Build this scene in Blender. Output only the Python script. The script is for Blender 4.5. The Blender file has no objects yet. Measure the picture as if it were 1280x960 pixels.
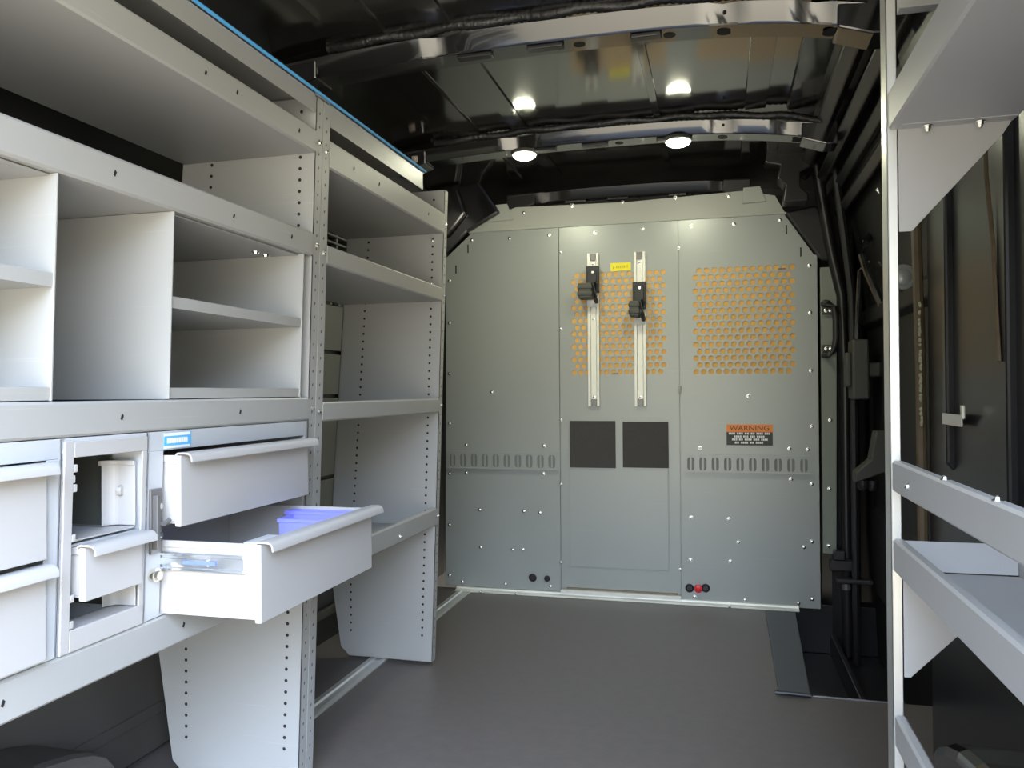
import bpy, bmesh, math, random
from mathutils import Vector, Matrix
random.seed(7)
S = bpy.context.scene
COL = S.collection

# ------------------------------------------------------------------ camera
FPX = 990.0
def _n(v): return Vector(v).normalized()
DY = _n((260, -8, 990)); _x = Vector((3770, 35, -990)).normalized()
DX = (_x - DY * _x.dot(DY)).normalized()
DZ = -DX.cross(DY)
if DZ.y < 0: DZ = -DZ
CAM = Vector((0, 0, .95))
def ray(px, py):
    c = Vector(((px - 640) / FPX, -(py - 480) / FPX, 1.0))
    return Vector((DX.dot(c), DY.dot(c), DZ.dot(c)))
def onY(px, py, y=3.62):
    d = ray(px, py); p = CAM + d * (y / d.y); return p
def onX(px, py, x):
    d = ray(px, py); return CAM + d * (x / d.x)
def onZ(px, py, z=0.0):
    d = ray(px, py); return CAM + d * ((z - CAM.z) / d.z)
cam_d = bpy.data.cameras.new('camera'); cam = bpy.data.objects.new('camera', cam_d); COL.objects.link(cam)
right = Vector((DX.x, DY.x, DZ.x)); up = Vector((DX.y, DY.y, DZ.y)); fwd = Vector((DX.z, DY.z, DZ.z))
M = Matrix((right, up, -fwd)).transposed().to_4x4(); M.translation = CAM
cam.matrix_world = M
cam_d.sensor_width = 36.0; cam_d.lens = 36.0 * FPX / 1280.0; cam_d.clip_start = .02
S.camera = cam

# ------------------------------------------------------------------ materials
def mat(name, col, rough=.5, metal=0.0, var=0.0, scale=8.0, ior=1.5, bump=0.0, bscale=60.0, spec=.5, coat=0.0, emit=None, estr=0.0, scratch=0.0, rvar=0.0):
    m = bpy.data.materials.new(name); m.use_nodes = True
    nt = m.node_tree; b = nt.nodes['Principled BSDF']
    b.inputs['Base Color'].default_value = (*col, 1); b.inputs['Roughness'].default_value = rough
    b.inputs['Metallic'].default_value = metal; b.inputs['Specular IOR Level'].default_value = spec
    b.inputs['IOR'].default_value = ior; b.inputs['Coat Weight'].default_value = coat; b.inputs['Coat Roughness'].default_value = .05
    tc = nt.nodes.new('ShaderNodeTexCoord')
    last = None
    if var > 0:
        n = nt.nodes.new('ShaderNodeTexNoise'); n.inputs['Scale'].default_value = scale; n.inputs['Detail'].default_value = 5
        nt.links.new(tc.outputs['Object'], n.inputs['Vector'])
        mx = nt.nodes.new('ShaderNodeMix'); mx.data_type = 'RGBA'
        mx.inputs[6].default_value = (*[c * (1 - var) for c in col], 1); mx.inputs[7].default_value = (*[min(1, c * (1 + var)) for c in col], 1)
        nt.links.new(n.outputs['Fac'], mx.inputs[0]); last = mx.outputs[2]
        if rvar:
            mr = nt.nodes.new('ShaderNodeMapRange'); mr.inputs[3].default_value = max(.02, rough - rvar); mr.inputs[4].default_value = rough + rvar
            nt.links.new(n.outputs['Fac'], mr.inputs[0]); nt.links.new(mr.outputs[0], b.inputs['Roughness'])
    if scratch > 0:
        mp = nt.nodes.new('ShaderNodeMapping'); mp.inputs['Scale'].default_value = (3, 3, 90); mp.inputs['Rotation'].default_value = (.35, .1, .2)
        nt.links.new(tc.outputs['Object'], mp.inputs['Vector'])
        n2 = nt.nodes.new('ShaderNodeTexNoise'); n2.inputs['Scale'].default_value = 1.6; n2.inputs['Detail'].default_value = 3
        nt.links.new(mp.outputs[0], n2.inputs['Vector'])
        r2 = nt.nodes.new('ShaderNodeValToRGB'); r2.color_ramp.elements[0].position = .66; r2.color_ramp.elements[1].position = .74
        nt.links.new(n2.outputs['Fac'], r2.inputs[0])
        mm = nt.nodes.new('ShaderNodeMath'); mm.operation = 'MULTIPLY'; mm.inputs[1].default_value = scratch
        nt.links.new(r2.outputs[0], mm.inputs[0])
        mx2 = nt.nodes.new('ShaderNodeMix'); mx2.data_type = 'RGBA'
        mx2.inputs[6].default_value = (*col, 1); mx2.inputs[7].default_value = (*[min(1, c * 1.5 + .04) for c in col], 1)
        if last: nt.links.new(last, mx2.inputs[6])
        nt.links.new(mm.outputs[0], mx2.inputs[0]); last = mx2.outputs[2]
    if last: nt.links.new(last, b.inputs['Base Color'])
    if bump > 0:
        n3 = nt.nodes.new('ShaderNodeTexNoise'); n3.inputs['Scale'].default_value = bscale; n3.inputs['Detail'].default_value = 4
        nt.links.new(tc.outputs['Object'], n3.inputs['Vector'])
        bp = nt.nodes.new('ShaderNodeBump'); bp.inputs['Strength'].default_value = bump; bp.inputs['Distance'].default_value = .004
        nt.links.new(n3.outputs['Fac'], bp.inputs['Height']); nt.links.new(bp.outputs[0], b.inputs['Normal'])
    if emit:
        b.inputs['Emission Color'].default_value = (*emit, 1); b.inputs['Emission Strength'].default_value = estr
    return m

M_SHELF = mat('shelf_grey_paint', (.385, .385, .375), .42, 0, .03, 5, scratch=.12)
M_BULK = mat('bulkhead_grey_paint', (.35, .372, .36), .34, .15, .05, 3, bump=.04, bscale=7, scratch=.08)
M_TRACKSHADE = mat('track_slot_shade', (.19, .20, .192), .5)  # darker grey paints shade into the slots of the track
M_INSERT = mat('slide_blue_plastic', (.16, .22, .55), .4)
M_CAP = mat('cap_grey_paint', (.42, .43, .40), .45)
M_CAB = mat('cabinet_grey_paint', (.50, .52, .55), .4, 0, .02, 5)
M_DRAW = mat('drawer_grey_plastic', (.45, .44, .435), .5, 0, .02, 5)
M_ALU = mat('brushed_aluminium', (.80, .80, .77), .38, .75, .05, 30)
M_ALU2 = mat('rail_aluminium', (.78, .78, .72), .45, .3, .04, 30)
M_ZINC = mat('zinc_bolt', (.88, .88, .85), .25, 1)
M_HOLE = mat('hole_black', (.012, .012, .012), .8)
M_SLOT = mat('slot_shadow_grey', (.10, .10, .10), .7)
M_QUARTER = mat('black_quarter_paint', (.016, .016, .018), .28, 0, .1, 4, ior=1.38)
M_DOOR = mat('black_door_paint', (.012, .012, .013), .5, 0, .1, 4, spec=.25)
M_RACK = mat('rack_grey_paint', (.50, .495, .485), .45, 0, .03, 5)
M_GLOSS = mat('black_gloss_paint', (.010, .010, .011), .13, 0, .1, 4, ior=1.8, bump=.02, bscale=6, coat=.5)
M_ROOF = mat('black_roof_paint', (.015, .0135, .012), .11, 0, .1, 4, ior=2.9, bump=.03, bscale=5, coat=.2)
M_BLACK = mat('black_paint', (.014, .014, .015), .33, 0, .2, 12)
M_LOWER = mat('dark_lower_lining', (.075, .069, .064), .5, 0, .2, 9)
M_LINER = mat('dark_grey_liner', (.13, .132, .128), .5, 0, .12, 7)
M_PLAST = mat('black_plastic', (.02, .02, .022), .42, 0, .1, 20)
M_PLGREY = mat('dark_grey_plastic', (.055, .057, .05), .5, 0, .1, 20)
M_FOAM = mat('black_loom_tape', (.018, .018, .018), .35, 0, .3, 40, bump=.9, bscale=70)
M_FLOOR = mat('floor_rubber', (.135, .119, .113), .42, 0, .28, 26, bump=.12, bscale=160, rvar=.08, scratch=.06)
M_STRIP = mat('threshold_rubber', (.075, .082, .092), .5, 0, .1, 20)
M_OCHRE = mat('ochre_board', (.72, .42, .13), .7, 0, .08, 12)
M_FELT = mat('dark_felt', (.075, .072, .07), .95, 0, .15, 120, bump=.3, bscale=300, spec=.2)
M_BLUE = mat('blue_edge_film', (.10, .46, .95), .4)
M_BIN = mat('blue_violet_plastic', (.26, .27, .85), .4)
M_STICK = mat('sticker_blue', (.12, .48, .86), .35)
M_WHITE = mat('white_print', (.85, .86, .84), .5)
M_ORANGE = mat('label_orange', (.90, .26, .04), .5)
M_LABEL = mat('label_dark', (.045, .047, .045), .5)
M_YELLOW = mat('sticker_yellow', (.92, .80, .02), .5)
M_YMARK = mat('sticker_print', (.55, .47, .02), .5)
M_RED = mat('red_plastic', (.75, .03, .04), .4)
M_STEEL = mat('latch_steel', (.20, .195, .195), .4, .5)
M_CHROME = mat('bright_slide_steel', (.78, .82, .86), .22, .9)
M_BRASS = mat('lock_nickel', (.85, .80, .68), .2, 1)
M_WOOD = mat('brown_primer_strip', (.115, .082, .045), .6, 0, .35, 30)
M_PAPER = mat('white_paper', (.85, .86, .85), .7)
M_LENS = mat('clear_reflector', (.30, .31, .30), .1, 0, coat=1)
M_PINK = mat('pale_clip', (.62, .52, .48), .4)
M_LED = mat('led_lamp', (1, 1, .9), .5, emit=(1.0, 1.0, .74), estr=150)
M_FRAMEST = mat('greenish_frame_strip', (.21, .235, .20), .45)
M_GLUE = mat('dried_sealant', (.38, .36, .24), .8)

# ------------------------------------------------------------------ mesh building
class MB:
    def __init__(s): s.v = []; s.f = []; s.m = []
    def add(s, vs, fs, mi=0):
        o = len(s.v); s.v += [tuple(v) for v in vs]; s.f += [tuple(i + o for i in f) for f in fs]; s.m += [mi] * len(fs); return s
    def box(s, x0, x1, y0, y1, z0, z1, mi=0):
        vs = [(x, y, z) for x in (x0, x1) for y in (y0, y1) for z in (z0, z1)]
        return s.add(vs, [(0, 1, 3, 2), (4, 6, 7, 5), (0, 4, 5, 1), (2, 3, 7, 6), (0, 2, 6, 4), (1, 5, 7, 3)], mi)
    def prism(s, pts, axis, a0, a1, mi=0):      # closed outline in the two other axes, pushed along axis
        def p(u, w, a): return {'x': (a, u, w), 'y': (u, a, w), 'z': (u, w, a)}[axis]
        n = len(pts)
        vs = [p(u, w, a0) for u, w in pts] + [p(u, w, a1) for u, w in pts]
        fs = [tuple(range(n)), tuple(range(2 * n - 1, n - 1, -1))] + [(i, (i + 1) % n, n + (i + 1) % n, n + i) for i in range(n)]
        return s.add(vs, fs, mi)
    def ribbon(s, pts, axis, a0, a1, t, mi=0):   # sheet metal profile of thickness t pushed along axis
        n = len(pts); off = []
        for i in range(n):
            a = Vector(pts[max(0, i - 1)]); b = Vector(pts[min(n - 1, i + 1)])
            d = (b - a).normalized(); off.append((pts[i][0] - d.y * t, pts[i][1] + d.x * t))
        def p(u, w, a): return {'x': (a, u, w), 'y': (u, a, w), 'z': (u, w, a)}[axis]
        rows = []
        for a in (a0, a1): rows += [p(*q, a) for q in pts] + [p(*q, a) for q in off]
        A, B, C, D = 0, n, 2 * n, 3 * n
        fs = []
        for i in range(n - 1):
            fs += [(A + i, A + i + 1, C + i + 1, C + i), (B + i, D + i, D + i + 1, B + i + 1), (A + i, B + i, B + i + 1, A + i + 1), (C + i, C + i + 1, D + i + 1, D + i)]
        fs += [(A, C, D, B), (A + n - 1, B + n - 1, D + n - 1, C + n - 1)]
        return s.add(rows, fs, mi)
    def tube(s, path, r, n=8, mi=0, close=True, wob=0):
        P = [Vector(p) for p in path]; rings = []; vs = []
        up0 = Vector((0, 0, 1))
        for i, p in enumerate(P):
            d = (P[min(i + 1, len(P) - 1)] - P[max(i - 1, 0)]).normalized()
            u = up0 if abs(d.z) < .9 else Vector((0, 1, 0))
            a = d.cross(u).normalized(); b = a.cross(d).normalized()
            rr = (r[i] if isinstance(r, (list, tuple)) else r) * (1 + wob * random.uniform(-1, 1))
            vs += [p + (a * math.cos(t) + b * math.sin(t)) * rr for t in [2 * math.pi * k / n for k in range(n)]]
        fs = []
        for i in range(len(P) - 1):
            for k in range(n): fs.append((i * n + k, i * n + (k + 1) % n, (i + 1) * n + (k + 1) % n, (i + 1) * n + k))
        if close: fs += [tuple(range(n)), tuple(range((len(P) - 1) * n, len(P) * n))]
        return s.add(vs, fs, mi)
    def lathe(s, c, axis, prof, n=14, mi=0):     # prof: (distance along axis, radius)
        ax = Vector(axis).normalized(); u = Vector((0, 0, 1)) if abs(ax.z) < .9 else Vector((1, 0, 0))
        a = ax.cross(u).normalized(); b = ax.cross(a); c = Vector(c); vs = []
        for h, r in prof: vs += [c + ax * h + (a * math.cos(t) + b * math.sin(t)) * max(r, 1e-5) for t in [2 * math.pi * k / n for k in range(n)]]
        fs = [(i * n + k, i * n + (k + 1) % n, (i + 1) * n + (k + 1) % n, (i + 1) * n + k) for i in range(len(prof) - 1) for k in range(n)]
        fs += [tuple(range(n)), tuple(range((len(prof) - 1) * n, len(prof) * n))]
        return s.add(vs, fs, mi)
    def disc(s, c, axis, r, t=.0006, n=10, mi=0): return s.lathe(c, axis, [(0, r), (t, r)], n, mi)
    def cell(s, x0, x1, z0, z1, cx, cz, rx, rz, y, depth, n=12, mi=0, pw=2.0):   # plate cell with a hole through it, facing -y
        ang = [2 * math.pi * k / n for k in range(n)]
        for qx, qz in ((x0, z0), (x1, z0), (x1, z1), (x0, z1)):
            t = math.atan2(qz - cz, qx - cx) % (2 * math.pi)
            if min(abs(t - q) for q in ang) > .02: ang.append(t)
        ang.sort(); k = len(ang); out = []; inn = []; inb = []
        for t in ang:
            c, q = math.cos(t), math.sin(t); h = []
            if c > 1e-6: h.append((x1 - cx) / c)
            if c < -1e-6: h.append((x0 - cx) / c)
            if q > 1e-6: h.append((z1 - cz) / q)
            if q < -1e-6: h.append((z0 - cz) / q)
            h = min(h); out.append((cx + c * h, y, cz + q * h))
            rr = (abs(c / rx) ** pw + abs(q / rz) ** pw) ** (-1 / pw)
            inn.append((cx + c * rr, y, cz + q * rr)); inb.append((cx + c * rr, y + depth, cz + q * rr))
        fs = [(i, (i + 1) % k, k + (i + 1) % k, k + i) for i in range(k)] + [(k + i, k + (i + 1) % k, 2 * k + (i + 1) % k, 2 * k + i) for i in range(k)]
        return s.add(out + inn + inb, fs, mi)
    def build(s, name, mats, parent=None, bevel=0.0, smooth=False, loc=None, recalc=True):
        me = bpy.data.meshes.new(name); me.from_pydata(s.v, [], s.f)
        mats = mats if isinstance(mats, (list, tuple)) else [mats]
        for m in mats: me.materials.append(m)
        for p, mi in zip(me.polygons, s.m): p.material_index = mi
        if recalc:
            bm = bmesh.new(); bm.from_mesh(me); bmesh.ops.recalc_face_normals(bm, faces=bm.faces); bm.to_mesh(me); bm.free()
        if smooth:
            for p in me.polygons: p.use_smooth = True
            try: me.set_sharp_from_angle(angle=math.radians(40))
            except Exception: pass
        o = bpy.data.objects.new(name, me); COL.objects.link(o)
        if parent:
            o.parent = parent; o.matrix_parent_inverse = pinv(parent)
        if loc: o.location = loc
        if bevel:
            bv = o.modifiers.new('edge', 'BEVEL'); bv.width = bevel; bv.segments = 2; bv.limit_method = 'ANGLE'; bv.angle_limit = math.radians(50)
        return o
def pinv(p):     # the mesh coordinates are world coordinates; only an Empty root is moved away from the origin
    return Matrix.Translation(-p.location) if p.type == 'EMPTY' else Matrix.Identity(4)
def tag(o, label, cat, group=None):
    o['label'] = label; o['category'] = cat
    if group: o['group'] = group
    return o
def thing(name, label, cat, loc=(0, 0, 0), group=None):
    o = bpy.data.objects.new(name, None); COL.objects.link(o); o.location = loc; o.empty_display_size = .05
    return tag(o, label, cat, group)
def struct(o): o['kind'] = 'structure'; return o
def lab(o, t): o['label'] = t; return o
def copy_tree(o, parent=None):
    c = o.copy(); COL.objects.link(c)
    if parent: c.parent = parent; c.matrix_parent_inverse = o.matrix_parent_inverse.copy()
    for ch in list(o.children): copy_tree(ch, c)
    return c

# bolt heads share one mesh; each bolt is its own part
def bolt_mesh(r=.0068):
    mb = MB(); mb.lathe((0, 0, 0), (0, -1, 0), [(0, r * 1.35), (.0012, r * 1.3), (.0014, r), (.005, r * .85), (.0065, r * .4)], 8)
    o = mb.build('bolt', M_ZINC, smooth=True); me = o.data; bpy.data.objects.remove(o); return me
BOLT = bolt_mesh(); BOLT_S = bolt_mesh(.005)
def bolt(parent, p, rot=(0, 0, 0), me=None, name='bolt'):
    o = bpy.data.objects.new(name, me or BOLT); COL.objects.link(o); o.parent = parent
    o.matrix_parent_inverse = pinv(parent); o.location = p; o.rotation_euler = rot; return o
RX = (0, 0, math.pi / 2)       # bolt head facing +x
RNX = (0, 0, -math.pi / 2)     # bolt head facing -x

# ================================================================== SETTING
W_L, W_R, Y0, Y1 = -1.47, .52, .10, 3.62
# floor with the step well of the sliding door cut out of its right front corner
fl = MB(); fl.prism([(W_L, Y0), (W_R, Y0), (W_R, 2.2), (.66, 2.2), (.66, 2.62), (.262, 2.62), (.262, 3.66), (W_L, 3.66)], 'z', -.04, 0)
struct(fl.build('floor', M_FLOOR))
st = MB(); st.box(.262, .80, 2.6, 3.75, -.22, -.19); st.box(.262, .80, 2.6, 2.615, -.19, -.045); st.box(.255, .262, 2.62, 3.66, -.22, -.045)
st.box(.262, .8, 3.66, 3.75, -.19, .02)
st.box(.45, .47, 2.62, 3.66, -.19, -.10)
struct(st.build('trim_1', M_BLACK, bevel=.004))
# left side of the van body
wl = MB(); wl.prism([(W_L, -.04), (W_L, 1.55), (-1.40, 1.80), (-1.30, 2.02), (-1.36, 2.06), (-1.54, 1.8), (-1.56, -.04)], 'y', Y0, 4.1)
struct(wl.build('wall_left', M_BLACK))
ln = MB()
for (z0, z1) in ((.36, .62), (.635, .93), (.945, 1.10), (1.115, 1.29)): ln.box(-1.468, -1.452, 2.0, 3.3, z0, z1)
ln.prism([(2.86, .30), (2.96, .30), (3.00, 1.29), (2.90, 1.29)], 'x', -1.452, -1.438)
for (y_, z) in ((2.925, 1.253), (2.91, 1.075), (2.895, .954), (2.87, .78), (2.855, .64)): ln.lathe((-1.438, y_, z), (1, 0, 0), [(0, .014), (.004, .012)], 10, 1)
for k in range(5): ln.box(-1.468, -1.44, 2.5, 3.0, 1.50 + k * .028, 1.508 + k * .028)
for k in range(6): ln.box(-1.468, -1.446, 2.55 + k * .09, 2.56 + k * .09, 1.50, 1.62)
for k in range(3): ln.box(-1.468, -1.448, 2.70 + k * .07, 2.715 + k * .07, 1.29, 1.36)
ln.box(-1.468, -1.455, .35, 1.95, .01, .46, 2); ln.box(-1.468, -1.45, .35, 3.3, .10, .13, 2)
struct(ln.build('trim_2', [M_LINER, M_HOLE, M_LOWER], bevel=.004))
# right side of the van body: rear quarter
wr = MB(); wr.prism([(W_R, -.04), (W_R, 1.50), (.50, 1.68), (.46, 1.80), (.40, 2.02), (.60, 2.02), (.62, 1.6), (.62, -.04)], 'y', Y0, 2.25)
for (y, w, z0, z1) in ((1.62, .05, .55, 1.62), (1.20, .05, .5, 1.62), (2.02, .03, .75, 1.55)):
    wr.prism([(W_R + .01, z0), (W_R - .016, z0 + .03), (W_R - .016, z1 - .03), (W_R + .01, z1)], 'y', y, y + w)
struct(wr.build('wall_right', M_QUARTER, bevel=.006))
# sliding door, closed, set further out
dr = MB(); dr.prism([(.64, -.19), (.62, .3), (.62, 1.15), (.60, 1.45), (.52, 1.78), (.58, 1.8), (.70, 1.45), (.72, -.19)], 'y', 2.23, 4.12)
dr.prism([(.62, .10), (.605, .13), (.605, .44), (.62, .47)], 'y', 2.4, 3.6)
dr.prism([(.62, 1.2), (.585, 1.22), (.585, 1.27), (.61, 1.3)], 'y', 2.35, 3.65)
d1 = struct(dr.build('door_1', M_DOOR, bevel=.006))
# ceiling skin: shallow arch
def roofz(x, y): 
    u = (x + .43) / .90
    return 1.962 - .045 * abs(u) ** 3.2
cl = MB(); xs = [-1.36 + 1.84 * i / 28 for i in range(29)]; ys = [Y0, .8, 1.5, 2.2, 2.65, 3.1, 3.5, 4.1]
vs = [(x, y, roofz(x, y)) for y in ys for x in xs] + [(x, y, roofz(x, y) + .03) for y in ys for x in xs]
n = len(xs); q = len(ys) * n; fs = []
for j in range(len(ys) - 1):
    for i in range(n - 1):
        a = j * n + i; fs.append((a, a + 1, a + n + 1, a + n)); fs.append((q + a, q + a + n, q + a + n + 1, q + a + 1))
cl.add(vs, fs)
ce = struct(cl.build('ceiling', M_ROOF, smooth=True))
# pressed ribs running along the roof skin
def roof_strip(x0, x1, y0, y1, h, mi=0):
    mb = MB()
    for (a, b, e) in ((x0, x1, h),):
        vs = []; yy = [y0 + (y1 - y0) * i / 6 for i in range(7)]
        for y in yy:
            z = roofz((a + b) / 2, y)
            vs += [(a - .004, y, z + .004), (a, y, z - e), (b, y, z - e), (b + .004, y, z + .004)]
        fs = [(k * 4 + i, k * 4 + i + 1, k * 4 + i + 5, k * 4 + i + 4) for k in range(6) for i in range(3)] + [(0, 1, 2, 3), (24, 25, 26, 27)]
        mb.add(vs, fs)
    return mb
k = 3
for (a, b) in ((-.226, -.203), (.095, .164), (.238, .38), (-.76, -.70), (-1.03, -.89)):
    for (ya, yb) in ((2.16, 2.92), (1.1, 2.02), (3.06, 3.6)):
        struct(roof_strip(a, b, ya, yb, .007).build('trim_%d' % k, M_ROOF if a != -.237 else M_GLOSS)); k += 1
# long body rails where the roof meets the right side
for (pts) in ([(.335, 1.895), (.372, 1.87), (.40, 1.895), (.39, 1.94), (.35, 1.95)], [(.40, 1.845), (.43, 1.818), (.455, 1.835), (.437, 1.90)], [(.46, 1.80), (.485, 1.775), (.51, 1.79), (.49, 1.86)], [(.48, 1.705), (.505, 1.68), (.53, 1.70), (.51, 1.76)]):
    mb = MB(); mb.prism(pts, 'y', .3, 3.7); struct(mb.build('trim_%d' % k, M_BLACK, bevel=.006)); k += 1
# outer skin above the door
mb = MB(); mb.prism([(.40, 2.05), (.53, 1.74), (.60, 1.74), (.60, 2.05)], 'y', 2.25, 4.1); struct(mb.build('trim_%d' % k, M_BLACK)); k += 1
# body pillar in front of the sliding door and an added, unseen closure against light behind the partition
mb = MB(); mb.prism([(.42, 3.72), (.46, 3.66), (.50, 3.64), (.56, 3.66), (.60, 3.8)], 'z', -.2, 1.80); struct(mb.build('trim_%d' % k, M_BLACK, bevel=.01)); k += 1
mb = MB(); mb.tube([(.40, 3.55, 1.90), (.425, 3.57, 1.75), (.46, 3.6, 1.55), (.505, 3.62, 1.35), (.515, 3.62, 1.0), (.515, 3.62, .3), (.515, 3.62, -.18)], .022, 10)
mb.tube([(.46, 3.45, 1.86), (.50, 3.5, 1.6), (.53, 3.52, 1.35), (.535, 3.52, .95), (.535, 3.52, .1), (.535, 3.52, -.18)], .016, 8); struct(mb.build('trim_%d' % k, M_BLACK, smooth=True)); k += 1
mb = MB(); mb.box(-1.56, .8, 4.1, 4.14, -.3, 2.1); struct(mb.build('light_block_front', M_BLACK))  # added out of view, stops sky light leaking in past the partition
# rear body opening: header and corner posts around the back doors
mb = MB(); mb.box(-1.56, .62, Y0 - .06, Y0, 1.86, 2.08); struct(mb.build('trim_%d' % k, M_BLACK)); k += 1
mb = MB(); mb.box(W_R, .62, Y0 - .06, Y0, -.1, 1.86); mb.box(-1.56, -1.42, Y0 - .06, Y0, -.1, 1.86); struct(mb.build('trim_%d' % k, M_BLACK)); k += 1
# wheel arch housings
def arch(xa, xb, yc, r, h):
    pts = [(yc - r, 0)] + [(yc - r * math.cos(t), h * (.35 + .65 * math.sin(t) ** .6)) for t in [math.pi * (.06 + .88 * i / 14) for i in range(15)]] + [(yc + r, 0)]
    mb = MB(); mb.prism(pts, 'x', xa, xb); return mb
tag(arch(-1.465, -1.28, 1.05, .42, .24).build('wheel_arch', M_LOWER, bevel=.02), 'dark wheel arch hump on the floor under the shelving on the left', 'wheel arch')
tag(arch(.36, .518, 1.15, .48, .40).build('wheel_arch', M_GLOSS, bevel=.02), 'glossy black wheel arch housing under the shelf rack on the right', 'wheel arch')

# ================================================================== ROOF BOWS, LOOMS, LAMPS
def bowz(x, zc):
    u = (x + .43) / .83
    return zc - .070 * max(0, u) ** 3 * (1 if u > 0 else 0) - .035 * abs(min(0, u)) ** 2.2
def roof_bow(y, zc, x0, x1, label, depth=.085, h=.052, mt=None):
    t = thing('roof_bow', label, 'roof beam', (-.43, y, zc), 'steel bows across the roof')
    xs = [x0 + (x1 - x0) * i / 44 for i in range(45)]
    mb = MB(); prof = []
    for x in xs:
        z = bowz(x, zc)
        pinch = .012 * (1 if (abs(x - .02) < .03 or abs(x - .235) < .03 or abs(x + .75) < .04) else 0)
        prof.append([(x, y + .010 + pinch, z + h + .012), (x, y - .012 + pinch, z + h), (x, y + .002 + pinch, z + .006), (x, y + .008, z), (x, y + depth, z), (x, y + depth, z + .03), (x, y + .03, z + h + .012)])
    m = len(prof[0]); vs = [p for r in prof for p in r]; fs = []
    for i in range(len(xs) - 1):
        for j in range(m): fs.append((i * m + j, i * m + (j + 1) % m, (i + 1) * m + (j + 1) % m, (i + 1) * m + j))
    fs += [tuple(range(m)), tuple(range((len(xs) - 1) * m, len(xs) * m))]
    mb.add(vs, fs); mb.build('beam', mt or M_GLOSS, t, smooth=True)
    # holes and slots pressed in face and underside
    for i, x in enumerate((-1.02, -.70, -.585, -.44, -.16, .02, .33)):
        d = MB(); z = bowz(x, zc); d.disc((x, y + .0005, z + .03), (0, -1, 0), .005, .0008, 8); d.build('bolt_hole', M_HOLE, t)
    for i, (x, r) in enumerate(((.02, .02), (-.12, .016), (-.62, .014), (.28, .024), (-.36, .016))):
        d = MB(); z = bowz(x, zc); d.disc((x, y + .045, z - .0002), (0, 0, -1), r, .001, 14); d.build('underside_hole', M_HOLE, t)
    for x0_, x1_ in ((-.70, -.60), (-.50, -.40), (-.22, -.14)):
        d = MB(); z = bowz((x0_ + x1_) / 2, zc); d.box(x0_, x1_, y + .012, y + .04, z - .012, z); d.build('mounting_tab', M_BLACK, t, bevel=.003)
    d = MB(); z = bowz(x1 - .05, zc); d.prism([(x1 - .10, z + .055), (x1 - .10, z - .002), (x1 - .02, z - .028), (x1 + .02, z - .03), (x1 + .02, z + .05)], 'y', y - .012, y + .09)
    d.build('end_gusset', mt or M_GLOSS, t, bevel=.005)
    d = MB(); z = bowz(x0 + .05, zc); d.prism([(x0 + .12, z + .055), (x0 + .12, z - .002), (x0 + .02, z - .028), (x0 - .02, z - .03), (x0 - .02, z + .05)], 'y', y - .01, y + .09)
    d.build('end_gusset', mt or M_GLOSS, t, bevel=.005)
    return t
B1Y, B1Z, B2Y, B2Z = 2.07, 1.890, 2.95, 1.889
roof_bow(B1Y, B1Z, -1.24, .385, 'glossy black roof bow nearest the camera, without lamps', h=.050)
roof_bow(B2Y, B2Z, -1.24, .385, 'glossy black roof bow that carries the two lit dome lamps', h=.046)
roof_bow(3.66, 1.852, -.96, .12, 'dull black roof bow just above the grey steel partition', depth=.05, h=.045, mt=M_BLACK)
for (y, zc, lbl) in ((B1Y - .010, B1Z + .068, 'ribbed black wiring loom taped along the nearest roof bow'), (B2Y - .008, B2Z + .062, 'ribbed black wiring loom taped along the lamp roof bow')):
    mb = MB(); pth = [(x, y + .004 * math.sin(x * 21), bowz(x, zc) + .003 * math.sin(x * 33)) for x in [-1.08 + 1.43 * i / 150 for i in range(151)]]
    mb.tube(pth, [.0125 if i % 2 else .0155 for i in range(151)], 9)
    tag(mb.build('wiring_loom', M_FOAM, smooth=True), lbl, 'cable')
def dome_light(x, y, lbl):
    z = bowz(x, B2Z) - .001
    t = thing('dome_light', lbl, 'lamp', (x, y, z), 'lit dome lamps on the roof bow')
    c = (x, y, z)
    mb = MB(); mb.lathe(c, (0, 0, -1), [(0, .052), (.010, .052), (.014, .047), (.0142, .030), (.004, .030)], 28); mb.build('housing', M_PLGREY, t, smooth=True)
    mb = MB(); mb.lathe(c, (0, 0, -1), [(.0145, .044), (.020, .042), (.026, .034), (.029, .020), (.030, .004)], 28); mb.build('lens', M_LED, t, smooth=True)
dome_light(-.728, B2Y + .035, 'lit round dome lamp on the roof bow, left of the two')
dome_light(-.142, B2Y + .035, 'lit round dome lamp on the roof bow, right of the two')
for (px, py, y, lbl) in ((396, 100, 2.11, 'small pale clip at the left end of the nearest roof bow'), (522, 202, 2.97, 'small pale clip at the left end of the lamp roof bow')):
    p = onY(px, py, y); mb = MB(); mb.box(p.x - .012, p.x + .012, y - .035, y - .022, p.z - .013, p.z + .013); mb.lathe((p.x, y - .035, p.z), (0, -1, 0), [(0, .008), (.006, .006)], 10)
    mb.tube([(p.x, y - .02, p.z), (p.x - .03, y + .005, p.z + .02)], .005, 6)
    tag(mb.build('roof_clip', M_PINK, bevel=.002), lbl, 'clip', 'pale clips at the roof bow ends')

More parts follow.
